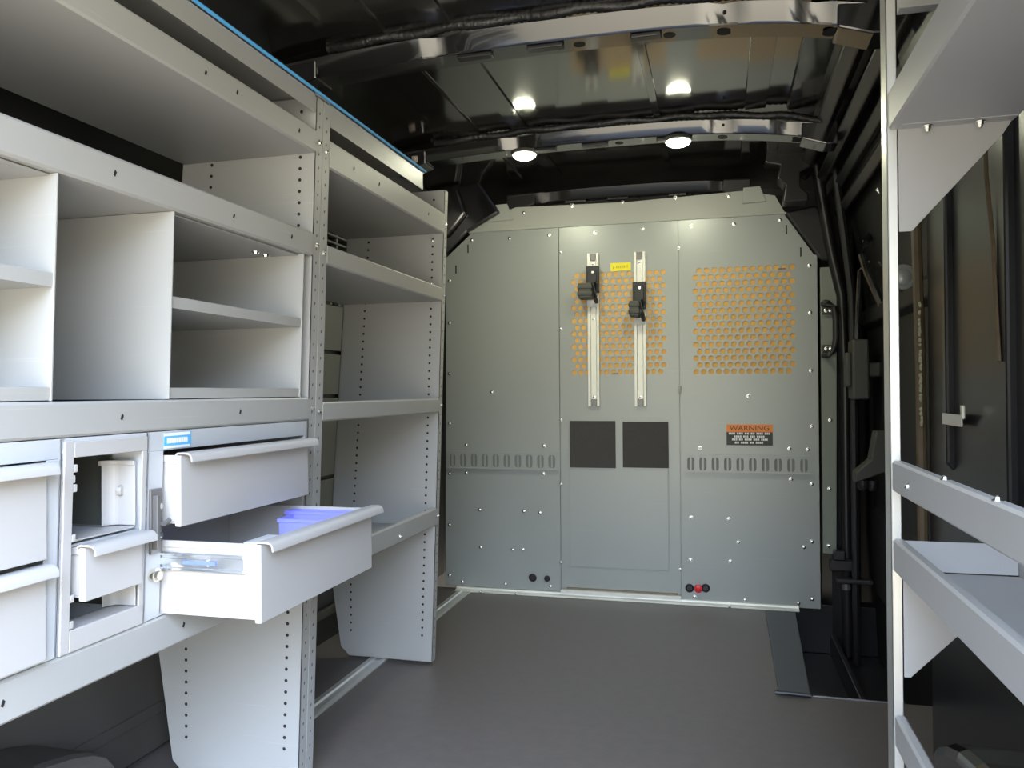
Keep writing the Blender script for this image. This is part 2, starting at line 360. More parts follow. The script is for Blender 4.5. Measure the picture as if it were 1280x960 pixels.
# ================================================================== GREY STEEL PARTITION
PY = 3.62
BH = thing('bulkhead_partition', 'grey steel bulkhead partition across the front end of the cargo space', 'partition', (-.43, PY, 0))
def perf_field(x0, x1, z0, z1, nc, nr, r, depth=.003):
    mb = MB(); dx = (x1 - x0) / (nc + .5); dz = (z1 - z0) / nr
    for j in range(nr):
        a = z0 + j * dz; sh = (j % 2) * .5 * dx
        if sh > 0: mb.add([(x0, PY, a), (x0 + sh, PY, a), (x0 + sh, PY, a + dz), (x0, PY, a + dz)], [(0, 1, 2, 3)])
        for i in range(nc):
            b = x0 + sh + i * dx; mb.cell(b, b + dx, a, a + dz, b + dx / 2, a + dz / 2, r, r, PY, depth, 12)
        e = x0 + sh + nc * dx
        if e < x1 - 1e-4: mb.add([(e, PY, a), (x1, PY, a), (x1, PY, a + dz), (e, PY, a + dz)], [(0, 1, 2, 3)])
    return mb
def wing(name, outline, win=None, lip=.018):
    mb = MB(); t = .0025
    if win is None: mb.prism(outline, 'y', PY, PY + t)
    else:
        x0, x1, z0, z1 = win
        left = [p for p in outline]
        xmin = min(p[0] for p in outline); xmax = max(p[0] for p in outline); zmin = min(p[1] for p in outline); ztop = max(p[1] for p in outline)
        mb.prism([(xmin, zmin), (xmax, zmin), (xmax, z0), (xmin, z0)], 'y', PY, PY + t)
        mb.prism([(xmin, z0), (x0, z0), (x0, z1), (xmin, z1)], 'y', PY, PY + t)
        mb.prism([(x1, z0), (xmax, z0), (xmax, z1), (x1, z1)], 'y', PY, PY + t)
        mb.prism([(xmin, z1), (xmax, z1)] + [p for p in outline if p[1] > z1], 'y', PY, PY + t)
    return mb
ZT = 1.713
# left wing
w = wing('side_panel', [(-1.288, .022), (-.7225, .022), (-.7225, ZT), (-1.144, ZT), (-1.275, 1.60)])
w.box(-.7275, -.7225, PY + .001, PY + .006, .022, ZT); w.box(-1.288, -.7225, PY + .001, PY + .006, .022, .026)
wl_ = w.build('side_panel', M_BULK, BH, recalc=True); lab(wl_, 'plain left wing of the grey partition')
# right wing with perforated window
RW = (-.118, .322, 1.018, 1.498)
w = wing('side_panel', [(-.1725, .012), (.413, .012), (.413, 1.53), (.395, 1.532), (.276, ZT), (-.1725, ZT)], RW)
w.box(-.1725, -.1675, PY + .001, PY + .006, .012, ZT); w.box(.408, .413, PY, PY + .03, .012, 1.53)
wr_ = w.build('side_panel', M_BULK, BH); lab(wr_, 'right wing of the grey partition with a perforated window')
perf_field(*RW, 13, 16, .0128).build('perforated_screen', M_BULK, wr_, recalc=False)
mb = MB(); mb.box(RW[0] - .01, RW[1] + .01, PY + .0034, PY + .0075, RW[2] - .01, RW[3] + .005); lab(mb.build('backing_board', M_OCHRE, wr_), 'ochre board behind the perforated holes')
# centre door
DW = (-.667, -.228, 1.022, 1.500)
w = wing('door_panel', [(-.719, .045), (-.176, .045), (-.176, ZT), (-.719, ZT)], DW)
w.box(-.719, -.714, PY + .001, PY + .006, .045, ZT); w.box(-.181, -.176, PY + .001, PY + .006, .045, ZT); w.box(-.719, -.176, PY + .001, PY + .006, .045, .049)
dc = w.build('door_panel', M_BULK, BH); lab(dc, 'middle door of the grey partition')
perf_field(*DW, 14, 16, .0122).build('perforated_screen', M_BULK, dc, recalc=False)
mb = MB(); mb.box(DW[0] - .01, DW[1] + .01, PY + .0034, PY + .0075, DW[2] - .01, DW[3] + .005); lab(mb.build('backing_board', M_OCHRE, dc), 'ochre board behind the perforated holes')
mb = MB()                       # faint raised plate low on the door
mb.box(-.679, -.226, PY - .004, PY - .0004, .141, .822); mb.box(-.675, -.230, PY - .0052, PY - .0038, .145, .815)
mb.build('cover_plate', M_BULK, dc, bevel=.0015)
for px, py in ((850, 488),):
    p = onY(px, py); mb = MB(); mb.lathe((p.x, PY - .004, p.z - .012), (0, 0, 1), [(0, .006), (.03, .006)], 10); mb.box(p.x - .012, p.x + .004, PY - .002, PY - .0005, p.z - .014, p.z + .02); mb.build('hinge', M_CAP, dc, smooth=True)
# frame behind the seams, sill and cap
mb = MB(); mb.box(-.745, -.70, PY + .014, PY + .03, .021, ZT); mb.box(-.19, -.15, PY + .014, PY + .03, .021, ZT); mb.box(-1.14, .27, PY + .0305, PY + .05, 1.66, ZT)
mb.build('rear_frame', M_BULK, BH)
mb = MB(); mb.prism([(PY - .030, .001), (PY - .030, .008), (PY - .012, .011), (PY - .010, .020), (PY + .03, .020), (PY + .03, .001)], 'x', -1.23, .32)
mb.box(-.72, -.175, PY - .022, PY - .001, .020, .036)
mb.build('sill', M_ALU2, BH, bevel=.001)
mb = MB(); mb.prism([(-1.16, ZT + .002), (.285, ZT + .002), (.24, 1.80), (.10, 1.83), (-.40, 1.815), (-.93, 1.825), (-1.08, 1.775)], 'y', PY + .012, PY + .016)
mb.box(-1.16, .285, PY - .004, PY + .016, ZT + .001, ZT + .009)
mb.build('header_cap', M_CAP, BH, bevel=.001)
for pts in ([(615, 257), (634, 255), (642, 275), (608, 278)], [(929, 235), (950, 233), (958, 252), (928, 255)]):
    mb = MB(); q4 = [(onY(*p, PY + .01).x, onY(*p, PY + .01).z) for p in pts]; mb.prism(q4, 'y', PY + .004, PY + .011); mb.build('roof_bracket', M_CAP, BH, bevel=.002)
# E-track strips
def etrack(x0, x1, z0, z1, ns, phase=.5):
    mb = MB(); y = PY - .006; dx = (x1 - x0) / ns
    for i in range(ns):
        a = x0 + i * dx; mb.cell(a, a + dx, z0 + .006, z1 - .010, a + dx / 2, (z0 + z1) / 2 - .002, dx * .30, (z1 - z0) * .36, y, .005, 16, 0, 5)
        mb.box(a + dx * .5 - .0035, a + dx * .5 + .0035, y + .002, y + .0045, (z0 + z1) / 2 - .03, (z0 + z1) / 2 + .026)
        mb.box(a + dx * .17, a + dx * .83, y + .0046, y + .0052, z0 + .008, z1 - .012, 1)
    mb.box(x0, x1, y - .006, y + .005, z0, z0 + .006); mb.box(x0, x1, y - .001, y + .005, z1 - .010, z1)
    return mb
etrack(-1.276, -.733, .583, .667, 10).build('tie_down_track', [M_BULK, M_TRACKSHADE], BH)
etrack(-.155, .373, .586, .666, 10).build('tie_down_track', [M_BULK, M_TRACKSHADE], BH)
# bolts
for px, py in [(590, 300), (637, 298), (686, 294), (562, 351), (562, 404), (562, 467), (562, 529), (562, 592), (562, 656), (562, 719), (600, 637), (655, 639), (675, 641), (601, 684), (641, 687), (654, 687), (578, 727), (632, 730), (688, 733),
               (615, 490), (744, 291), (803, 286), (864, 283), (918, 280), (975, 275), (1012, 332), (1013, 391), (1014, 463), (936, 495), (1015, 533), (1015, 605), (864, 647), (911, 649), (923, 678), (863, 700), (913, 702), (1015, 677), (1005, 684), (868, 746), (931, 750), (998, 754), (1015, 749)]:
    p = onY(px, py); bolt(BH, (p.x, PY - .0006, p.z))
for px, py in [(583, 556), (680, 557), (583, 591), (679, 592), (875, 560), (987, 561), (1010, 562), (989, 599)]:
    p = onY(px, py); bolt(BH, (p.x, PY - .0006, p.z))
for px, py in [(701, 316), (701, 411), (701, 525), (701, 605), (701, 703), (848, 310), (850, 712)]:
    p = onY(px, py); bolt(BH, (p.x, PY - .0006, p.z), me=BOLT_S)
for px, py in [(655, 266), (715, 257), (778, 253), (844, 247), (911, 245)]:
    p = onY(px, py, PY + .012); bolt(BH, (p.x, PY + .0112, p.z))
for px, py in [(601, 740), (645, 742), (912, 758)]:
    p = onY(px, py, PY - .03); bolt(BH, (p.x, PY - .0305, .006), me=BOLT_S)
for px, py in ((585, 311), (570, 337), (983, 287), (1001, 315)):
    p = onY(px, py); mb = MB(); mb.box(p.x - .003, p.x + .003, PY - .0008, PY - .0002, p.z - .02, p.z + .02); mb.build('slot', M_HOLE, BH)
for px, py, r, red in ((666, 722, .019, 0), (684, 723, .014, 0), (862, 735, .019, 0), (882, 735, .019, 0), (873, 735, .021, 1)):
    p = onY(px, py); mb = MB()
    if red:
        mb.lathe((p.x, PY - .009, p.z), (0, -1, 0), [(0, .018), (.006, .018), (.009, .012)], 16); o = mb.build('plug', M_RED, BH, smooth=True); lab(o, 'red plug between two black grommets')
    else:
        mb.lathe((p.x, PY - .0006, p.z), (0, -1, 0), [(0, r), (.004, r), (.006, r * .8), (.001, r * .62)], 18); mb.build('grommet', M_PLAST, BH, smooth=True)
p = onY(769, 467); mb = MB(); mb.box(p.x - .014, p.x + .014, PY - .003, PY - .0005, p.z - .003, p.z + .003); mb.build('latch_tab', M_STEEL, dc)
p = onY(977, 336); mb = MB(); mb.box(p.x - .016, p.x + .016, PY - .003, PY - .0005, p.z - .003, p.z + .003); mb.build('latch_tab', M_STEEL, wr_)
# frame strip beyond the right wing
mb = MB(); mb.prism([(.42, .25), (.474, .25), (.486, 1.40), (.47, 1.475), (.42, 1.475)], 'y', PY - .002, PY + .03)
fs_ = mb.build('frame_strip', M_FRAMEST, BH, bevel=.002)
for px, py in ((1038, 525), (1037, 611), (1036, 682)):
    p = onY(px, py, PY - .002); bolt(fs_, (p.x, PY - .0028, p.z))
# grab handle
t = thing('grab_handle', 'black grab handle beside the right edge of the grey partition', 'handle', (.43, PY - .02, 1.1))
a = onY(1022, 383, 3.60); b = onY(1024, 443, 3.60)
mb = MB(); mb.tube([(.432, 3.612, 1.315), (.435, 3.575, 1.318), (0.443, 3.560, 1.315), (0.466, 3.555, 1.295), (0.472, 3.555, 1.25), (0.472, 3.555, 1.16), (0.464, 3.555, 1.115), (0.443, 3.56, 1.098), (.435, 3.575, 1.095), (.432, 3.612, 1.097)], .013, 10)
mb.build('grip', M_PLAST, t, smooth=True)
for z in (1.288, 1.125):
    mb = MB(); mb.box(.424, .470, 3.600, 3.613, z - .016, z + .016); f = mb.build('foot', M_PLGREY, t, bevel=.003)
    bolt(f, (.440, 3.5995, z)); bolt(f, (.458, 3.5995, z))

# ------------------------------------------------------------------ things fixed to the partition
def tie_rail(px0, px1, pt, pb, kk, lbl):
    a = onY((px0 + px1) / 2, pt); b = onY((px0 + px1) / 2, pb); xc = (a.x + b.x) / 2; zt, zb = a.z, b.z; y = PY - .001
    t = thing('mounting_rail', lbl, 'rail', (xc, y, zb), 'upright aluminium rails on the partition door')
    w = .0265
    mb = MB(); mb.prism([(xc - w, y), (xc - w, y - .013), (xc - .014, y - .013), (xc - .012, y - .006), (xc + .012, y - .006), (xc + .014, y - .013), (xc + w, y - .013), (xc + w, y)], 'z', zb, zt)
    mb.build('rail', M_ALU2, t, bevel=.0012)
    for z in (zt - .018, zb + .018):
        mb = MB(); mb.box(xc - .012, xc + .012, y - .0125, y - .0062, z - .016, z + .016); mb.build('end_stop', M_STEEL, t, bevel=.001)
    for f in (.07, .43, .94): bolt(t, (xc, y - .0062, zt + (zb - zt) * f), me=BOLT_S)
    z1, z2, z3, z4, dx = kk       # clamp body top/bottom, block top/bottom, block shift
    mb = MB(); mb.box(xc - .028, xc + .030, y - .045, y - .0135, z2, z1); mb.box(xc - .020, xc + .022, y - .052, y - .044, z2 + .02, z1 - .02)
    mb.lathe((xc + .004, y - .052, z1 - .03), (0, -1, 0), [(0, .008), (.004, .007)], 10, 1)
    cb = mb.build('clamp', [M_PLAST, M_ZINC], t, bevel=.004)
    mb = MB(); mb.box(xc - .028 - dx, xc + .004, y - .085, y - .0135, z4, z3); mb.box(xc - .031 - dx, xc + .007, y - .088, y - .05, z4 + .010, (z3 + z4) / 2 - .004); mb.box(xc - .031 - dx, xc + .007, y - .088, y - .05, (z3 + z4) / 2 + .006, z3 - .010)
    mb.build('jaw', M_PLGREY, cb, bevel=.005)
    mb = MB(); mb.tube([(xc + .018, y - .03, z3 + .006), (xc + .018, y - .075, z3 - .004), (xc + .018, y - .075, z4 + .004), (xc + .018, y - .03, z4 - .012)], .010, 8); mb.build('lever', M_PLAST, cb, smooth=True)
    mb = MB(); mb.prism([(z4 - .034, y - .0135), (z4 - .034, y - .016), (z4 - .004, y - .024), (z4 - .004, y - .0135)][::1], 'x', xc - .026, xc + .026); 
    mb2 = MB(); mb2.v = [(x, b_, a_) for (x, a_, b_) in mb.v]; mb2.f = mb.f; mb2.m = mb.m
    mb2.build('slide_shoe', M_WHITE, t)
def zof(py, px=770): return onY(px, py).z
tie_rail(735, 749.5, 317, 508, (zof(333), zof(366), zof(355), zof(374), .030), 'upright aluminium rail with black clamp, left of the yellow sticker')
tie_rail(793, 807.5, 315, 508, (zof(355), zof(388), zof(379), zof(398), .012), 'upright aluminium rail with black clamp, right of the yellow sticker')
for (a, b, lbl) in (((712.5, 526), (770, 585), 'square dark felt pad on the door, left of the pair'), ((778.5, 527), (836, 585), 'square dark felt pad on the door, right of the pair')):
    p = onY(*a); q = onY(*b); mb = MB(); mb.box(p.x, q.x, PY - .0105, PY - .0056, q.z, p.z)
    tag(mb.build('felt_pad', M_FELT, bevel=.001), lbl, 'pad', 'dark felt pads on the partition door')
# yellow sticker
p = onY(763, 329); q = onY(788.5, 338); t = thing('sticker', 'small yellow sticker between the two aluminium rails', 'sticker', ((p.x + q.x) / 2, PY, q.z))
mb = MB(); mb.box(p.x, q.x, PY - .0012, PY - .0004, q.z, p.z); mb.build('backing', M_YELLOW, t)
mb = MB(); h = p.z - q.z
mb.box(p.x + .011, p.x + .016, PY - .0016, PY - .0012, q.z + .010, q.z + .020); mb.box(q.x - .018, q.x - .014, PY - .0016, PY - .0012, q.z + .012, q.z + .027)
for i in range(5): mb.box(p.x + .026 + i * .0085, p.x + .032 + i * .0085, PY - .0016, PY - .0012, q.z + .012, q.z + .024)
mb.build('printing', M_YMARK, t)
# warning label
p = onY(908, 530.5); q = onY(966, 557); W = q.x - p.x; H = p.z - q.z
t = thing('warning_label', 'warning label with orange header on the right wing of the partition', 'label', ((p.x + q.x) / 2, PY, q.z))
mb = MB(); mb.box(p.x, q.x, PY - .0012, PY - .0004, q.z, p.z); mb.build('backing', M_LABEL, t)
mb = MB(); mb.box(p.x, q.x, PY - .0016, PY - .0012, p.z - .37 * H, p.z); mb.build('header', M_ORANGE, t)
def text(body, size, loc, m, parent, name='lettering', sx=1):
    c = bpy.data.curves.new('t', 'FONT'); c.body = body; c.size = size; c.extrude = .0002; c.align_x = 'CENTER'; c.align_y = 'CENTER'
    o = bpy.data.objects.new('t', c); COL.objects.link(o); dg = bpy.context.evaluated_depsgraph_get()
    me = bpy.data.meshes.new_from_object(o.evaluated_get(dg)); bpy.data.objects.remove(o)
    me.materials.clear(); me.materials.append(m)
    me.transform(Matrix.Translation(loc) @ Matrix.Rotation(math.pi / 2, 4, 'X') @ Matrix.Diagonal((sx, 1, 1, 1)))
    ob = bpy.data.objects.new(name, me); COL.objects.link(ob); ob.parent = parent; ob.matrix_parent_inverse = pinv(parent); return ob
text('WARNING', .030, ((p.x + q.x) / 2, PY - .0019, p.z - .185 * H), M_LABEL, t, sx=1.15)
mb = MB()
for (zf, x0f, x1f, words) in ((.435, .05, .95, 6), (.58, .16, .83, 4), (.72, .12, .90, 5), (.87, .18, .80, 4)):
    x = p.x + x0f * W; tot = (x1f - x0f) * W; ws = [random.uniform(.7, 1.3) for _ in range(words)]; sw = sum(ws); gap = .006
    for w_ in ws:
        l = (tot - gap * (words - 1)) * w_ / sw; nlet = max(2, int(l / .007)); st_ = l / nlet
        for c_ in range(nlet): mb.box(x + c_ * st_, x + c_ * st_ + st_ * .82, PY - .0016, PY - .0012, p.z - zf * H - .0045, p.z - zf * H + .0045)
        x += l + gap
mb.build('fine_print', M_WHITE, t)

# ================================================================== LEFT SHELVING
KX = .035
def xf(z): return -.979 + KX * z
def xb(z): return -1.372 + .058 * max(0, z - .342) * 1.15 if z > .342 else -1.325 - (z - .04) * .155
def upright(yf, d, name='upright', zt=1.655, holes=True):
    # panel plane at yf (facing the camera), front flange folded away in direction d
    mb = MB(); t = .002
    prof = [(xf(.012), .012), (xf(zt), zt), (xb(zt), zt), (xb(1.0), 1.0), (xb(.342), .342), (xb(.05), .04), (xb(.05) + .03, .012)]
    mb.prism(prof, 'y', yf, yf + t)
    y0, y1 = sorted((yf, yf + d * .031))
    mb.prism([(xf(.012), .012), (xf(zt), zt), (xf(zt) - t, zt), (xf(.012) - t, .012)], 'y', y0, y1)
    yb0, yb1 = sorted((yf, yf + d * .025))
    mb.prism([(xb(.342), .342), (xb(zt), zt), (xb(zt) + t, zt), (xb(.342) + t, .342)], 'y', yb0, yb1)
    mb.box(xb(.05) + .03, xf(.012), yb0, yb1, .010, .0125)
    if holes:
        z = .10
        while z < zt - .02:
            for xx, r in ((xf(z) - .040, .0042), (xb(max(z, .342)) + .085, .0042)):
                mb.disc((xx, yf - .0001, z), (0, -1, 0), r, .0006, 8, 1)
            z += .0272
        z = .06; i = 0
        while z < zt - .03:
            yy = (y0 + y1) / 2 + (.006 if i % 2 else -.006) * 0
            mb.prism([(yy - .0026, z - .004), (yy + .0026, z - .002), (yy + .0026, z + .004), (yy - .0026, z + .002)], 'x', xf(z) + .0001, xf(z) + .0004, 2)
            z += .0325; i += 1
    return mb
def shelf(y0, y1, zb, zt, slots=(), back=.02, hem=True):
    t = .002; xo = .0015
    mb = MB()
    f0, f1 = xf(zb) + xo, xf(zt) + xo
    bx = xb(max(zb, .342)) + .006
    pr = [(bx + .0, zb + back), (bx, zb), (f0 - .004, zb), (f0, zb + .004), (f1, zt - .004), (f1 - .004, zt)]
    if hem: pr += [(f1 - .016, zt), (f1 - .017, zt - .008)]
    mb.ribbon(pr, 'y', y0, y1, t)
    zm = (zb + zt) / 2
    for yy in slots:
        mb.prism([(yy - .0035, zm - .003), (yy + .000, zm - .0055), (yy + .0035, zm + .002), (yy + .000, zm + .0055)], 'x', xf(zm) + xo + .0002, xf(zm) + xo + .0010, 1)
    return mb
YA0, YA1, YB0, YB1 = .40, 1.700, 1.766, 2.606
ZS = {'top': (1.522, 1.577), 'two': (1.276, 1.331), 'three': (.886, .940), 'base': (.494, .557)}
UA = thing('shelving_unit', 'nearer pale grey steel shelving unit on the left, holding the drawer cabinets', 'shelving', (-1.15, 1.05, 0))
upright(YA1, 1).build('upright_panel', [M_SHELF, M_HOLE, M_SLOT], UA)
upright(YA0, -1).build('upright_panel', [M_SHELF, M_HOLE, M_SLOT], UA)
for nme, sl in (('top', (1.28, 1.38, 1.62)), ('two', (1.06, 1.38, 1.60)), ('three', (.72, 1.09, 1.42)), ('base', (.88, 1.26))):
    sh = shelf(YA0 + .003, YA1 - .002, *ZS[nme], slots=sl, hem=True).build('shelf', [M_SHELF, M_HOLE], UA)
UB = thing('shelving_unit', 'farther pale grey steel shelving unit on the left, with four empty shelves', 'shelving', (-1.15, 2.19, 0))
upright(YB0, -1).build('upright_panel', [M_SHELF, M_HOLE, M_SLOT], UB)
upright(YB1, 1).build('upright_panel', [M_SHELF, M_HOLE, M_SLOT], UB)
for nme, (a, b), sl in (('top', (1.503, 1.573), (1.90, 2.06, 2.45)), ('two', (1.267, 1.315), ()), ('three', (.880, .928), ()), ('base', (.486, .547), ())):
    sh = shelf(YB0 + .003, YB1 - .002, a, b, slots=sl, hem=True).build('shelf', [M_SHELF, M_HOLE], UB)
    for yy in (YB0 - .016, YB1 + .016): bolt(UB, (xf((a + b) / 2) + .0006, yy, (a + b) / 2), RX, BOLT_S)
for nme in ZS:
    a, b = ZS[nme]; bolt(UA, (xf((a + b) / 2) + .0006, YA1 + .016, (a + b) / 2), RX, BOLT_S)
for z in (1.33, 1.545, 1.48, .475): bolt(UB, (xf(z) - .04, YB1 - .0006, z), me=BOLT_S)
for px, py in ((443, 295), (437, 553), (480, 691)): pass
bolt(UB, (xf(.50) + .0022, 2.28, .505), RX, BOLT_S)
# long top tray with blue film along its edge
TT = thing('storage_tray', 'long grey top tray with bright blue edge along the shelving tops', 'tray', (-1.1, 1.5, 1.62))
mb = MB(); x1 = -.9215
mb.ribbon([(-1.30, 1.672), (-1.30, 1.662), (-1.0, 1.662), (x1 - .008, 1.658), (x1 - .001, 1.6585), (x1, 1.668)], 'y', .42, 2.415, .002)
mb = MB(); mb.ribbon([(-1.30, 1.700), (-1.30, 1.660), (x1 - .06, 1.6595), (x1 - .010, 1.6595), (x1 - .0025, 1.6620), (x1 - .0025, 1.668)], 'y', .42, 2.415, .002)
mb.prism([(x1 - .0045, 1.617), (x1 - .0045, 1.665), (x1 - .0025, 1.665), (x1 - .0025, 1.617)], 'y', .42, YA1 - .004)
mb.prism([(x1 - .0045, 1.606), (x1 - .0045, 1.665), (x1 - .0025, 1.665), (x1 - .0025, 1.606)], 'y', YB0 + .006, 2.40)
mb.build('tray', M_SHELF, TT)
mb = MB(); mb.tube([(x1 + .001, .42, 1.668), (x1 + .001, 2.418, 1.668)], .0036, 8); lab(mb.build('edge_strip', M_BLUE, TT, smooth=True), 'bright blue film along the front edge')
# cubby dividers between shelf two and three
def cubby(y0, y1, zmid, lbl):
    z0, z1 = ZS['three'][1] + .001, ZS['two'][0] - .001
    t = thing('cubby_divider', lbl, 'divider', (-1.14, (y0 + y1) / 2, z0), 'grey cubby dividers on the middle shelf')
    bx = -1.31; th = .002
    for y in (y0, y1 - th):
        mb = MB(); mb.prism([(xf(z0) - .001, z0), (xf(z1) - .001, z1), (bx, z1), (bx, z0)], 'y', y, y + th); mb.build('side_panel', M_SHELF, t)
    mb = MB(); mb.ribbon([(bx, zmid), (xf(zmid) - .004, zmid), (xf(zmid) - .003, zmid + .020), (xf(zmid) - .008, zmid + .022)], 'y', y0 + .003, y1 - .003, .002); mb.build('shelf', M_SHELF, t)
    mb = MB(); mb.ribbon([(bx, z0 + .001), (xf(z0) - .004, z0 + .001), (xf(z0) - .003, z0 + .020), (xf(z0) - .010, z0 + .021)], 'y', y0 + .003, y1 - .003, .002); mb.build('bottom_tray', M_SHELF, t)
    mb = MB(); mb.box(bx, xf(z1) - .015, y0 + .003, y1 - .003, z1 - .003, z1 - .001); mb.build('top_panel', M_SHELF, t)
    return t
cb = cubby(1.206, 1.662, 1.104, 'two-tier grey cubby divider on the middle shelf, next to the post')
for i in range(2): bolt(cb, (-.985, 1.600 - i * .04 - .02, 1.262 - i * .0), (math.pi / 2, 0, 0))
cubby(.455, .952, 1.108, 'two-tier grey cubby divider on the middle shelf, cut by the left photo edge')

# ------------------------------------------------------------------ drawer cabinets under the middle shelf
CZ0, CZ1 = .5585, .8845
CB = -1.32
def cab_shell(y0, y1, top=.030, bot=.0, lw=.02, rw=.02, fx=.0):
    mb = MB(); a = xf(CZ0) + fx; b = xf(CZ1) + fx
    def fr(z): return xf(z) + fx
    t = .004
    mb.prism([(CB, CZ0), (fr(CZ0), CZ0), (fr(CZ1), CZ1), (CB, CZ1)], 'y', y0, y0 + t)
    mb.prism([(CB, CZ0), (fr(CZ0), CZ0), (fr(CZ1), CZ1), (CB, CZ1)], 'y', y1 - t, y1)
    mb.box(CB, fr(CZ1) - .001, y0 + t, y1 - t, CZ1 - .004, CZ1); mb.box(CB, fr(CZ0) - .001, y0 + t, y1 - t, CZ0, CZ0 + .004)
    mb.box(CB, CB + .003, y0 + t, y1 - t, CZ0 + .004, CZ1 - .004)
    def face(ya, yb, za, zb): mb.prism([(fr(za), za), (fr(zb), zb), (fr(zb) - .003, zb), (fr(za) - .003, za)], 'y', ya, yb)
    if top: face(y0, y1, CZ1 - top, CZ1)
    if bot: face(y0, y1, CZ0, CZ0 + bot)
    if lw: face(y0, y0 + lw, CZ0 + bot, CZ1 - top)
    if rw: face(y1 - rw, y1, CZ0 + bot, CZ1 - top)
    return mb
def pull_profile(x, z):       # rolled pull along the top of a drawer front, nose hanging forward
    return [(x - .010, z - .001), (x - .006, z + .0015), (x + .012, z + .0015), (x + .017, z), (x + .020, z - .004), (x + .021, z - .012)]
def drawer(parent, y0, y1, z0, z1, xfront, depth, pull_ext=(0, 0), name='drawer', side_drop=.0, ft=.012, inset=.005, slide=False, m=None):
    m = m or M_DRAW
    mb = MB()
    mb.box(xfront - ft, xfront, y0, y1, z0, z1)                                   # front
    yb0, yb1 = y0 + inset, y1 - inset; zb = z0 + .004; zt = z1 - side_drop; w = .003; xr = xfront - depth
    mb.box(xr, xfront - ft, yb0, yb1, zb, zb + .003)
    mb.box(xr, xfront - ft, yb0, yb0 + w, zb + .003, zt); mb.box(xr, xfront - ft, yb1 - w, yb1, zb + .003, zt)
    mb.box(xr, xr + w, yb0 + w, yb1 - w, zb + .003, zt)
    mb.box(xr, xfront - ft, yb0 - .003, yb0, zt - .012, zt); mb.box(xr, xfront - ft, yb1, yb1 + .003, zt - .012, zt)
    d = mb.build(name, m, parent, bevel=.0012)
    mb = MB(); mb.ribbon(pull_profile(xfront, z1 + .0005), 'y', y0 + pull_ext[0], y1 + pull_ext[1], .0030)
    mb.build('pull', m, d, smooth=True)
    return d
# wide two-drawer cabinet
C3 = thing('drawer_cabinet', 'grey cabinet with its lower drawer pulled out, next to the steel post', 'cabinet', (-1.13, 1.43, CZ0), 'cabinets on the base shelf')
cab_shell(1.155, 1.692, top=.034, bot=.0, lw=.040, rw=.010).build('body', M_CAB, C3, bevel=.001)
mb = MB(); mb.box(CB + .01, xf(.7) - .05, 1.196, 1.680, .7035, .7055); mb.build('divider', M_CAB, C3)
drawer(C3, 1.197, 1.642, .717, .842, -.916, .37, (0, .006))
d2 = drawer(C3, 1.197, 1.640, .558, .692, -.758, .36, (0, .012), side_drop=.0)
sl = MB(); ysl = 1.2045
sl.box(-.985, -.790, ysl - .0075, ysl - .0035, .640, .672); sl.box(-1.05, -.79, ysl - .011, ysl - .0075, .666, .671); sl.box(-1.05, -.79, ysl - .011, ysl - .0075, .641, .646)
sl.box(-1.06, -.86, ysl - .0105, ysl - .0078, .650, .662)
lab(sl.build('slide', M_CHROME, d2, bevel=.001), 'bright steel drawer slide')
mb = MB(); mb.box(-.91, -.845, ysl - .0115, ysl - .0106, .6530, .6595); lab(mb.build('slide_insert', M_INSERT, d2), 'blue insert in the drawer slide')
# latch and lock on the left stile
mb = MB(); zl = .765
mb.box(xf(.75) + .0006, xf(.75) + .006, 1.160, 1.188, .674, .786); mb.box(xf(.75) + .006, xf(.75) + .016, 1.163, 1.171, .682, .776)
mb.tube([(xf(.75) + .010, 1.168, .728), (xf(.75) + .016, 1.180, .724), (xf(.75) + .017, 1.194, .730)], .004, 7)
for z in (.755, .705): mb.lathe((xf(.75) + .006, 1.180, z), (1, 0, 0), [(0, .006), (.005, .005)], 10, 1)
lab(mb.build('latch', [M_STEEL, M_ZINC], C3, bevel=.001), 'dark steel latch on the stile')
mb = MB(); zk = .636; mb.lathe((xf(zk) + .0006, 1.174, zk), (1, 0, 0), [(0, .012), (.010, .012), (.011, .009), (.016, .008)], 16); lab(mb.build('lock', M_BRASS, C3, smooth=True), 'round bright key lock')
# narrow bin cabinet
C2 = thing('bin_cabinet', 'narrow grey cabinet with open slots above and below one small bin', 'cabinet', (-1.13, 1.06, CZ0), 'cabinets on the base shelf')
cab_shell(.972, 1.153, top=.020, bot=.020, lw=.012, rw=.010).build('body', M_CAB, C2, bevel=.001)
def face2(mb, ya, yb, za, zb, o=.003, th=.004): mb.prism([(xf(za) + o, za), (xf(zb) + o, zb), (xf(zb) + o - th, zb), (xf(za) + o - th, za)], 'y', ya, yb)
mb = MB(); face2(mb, .974, .992, CZ0, CZ1 - .004); face2(mb, .992, 1.151, CZ1 - .030, CZ1 - .006); face2(mb, 1.139, 1.151, CZ0 + .02, CZ1 - .030); face2(mb, .992, 1.151, CZ0, CZ0 + .034)
for z in (.838, .822, .808, .732, .640, .600):      # notched guide edge
    face2(mb, .992, 1.000 if z != .822 else .996, z - .006, z + .006)
mb.build('front_frame', M_DRAW, C2, bevel=.0015)
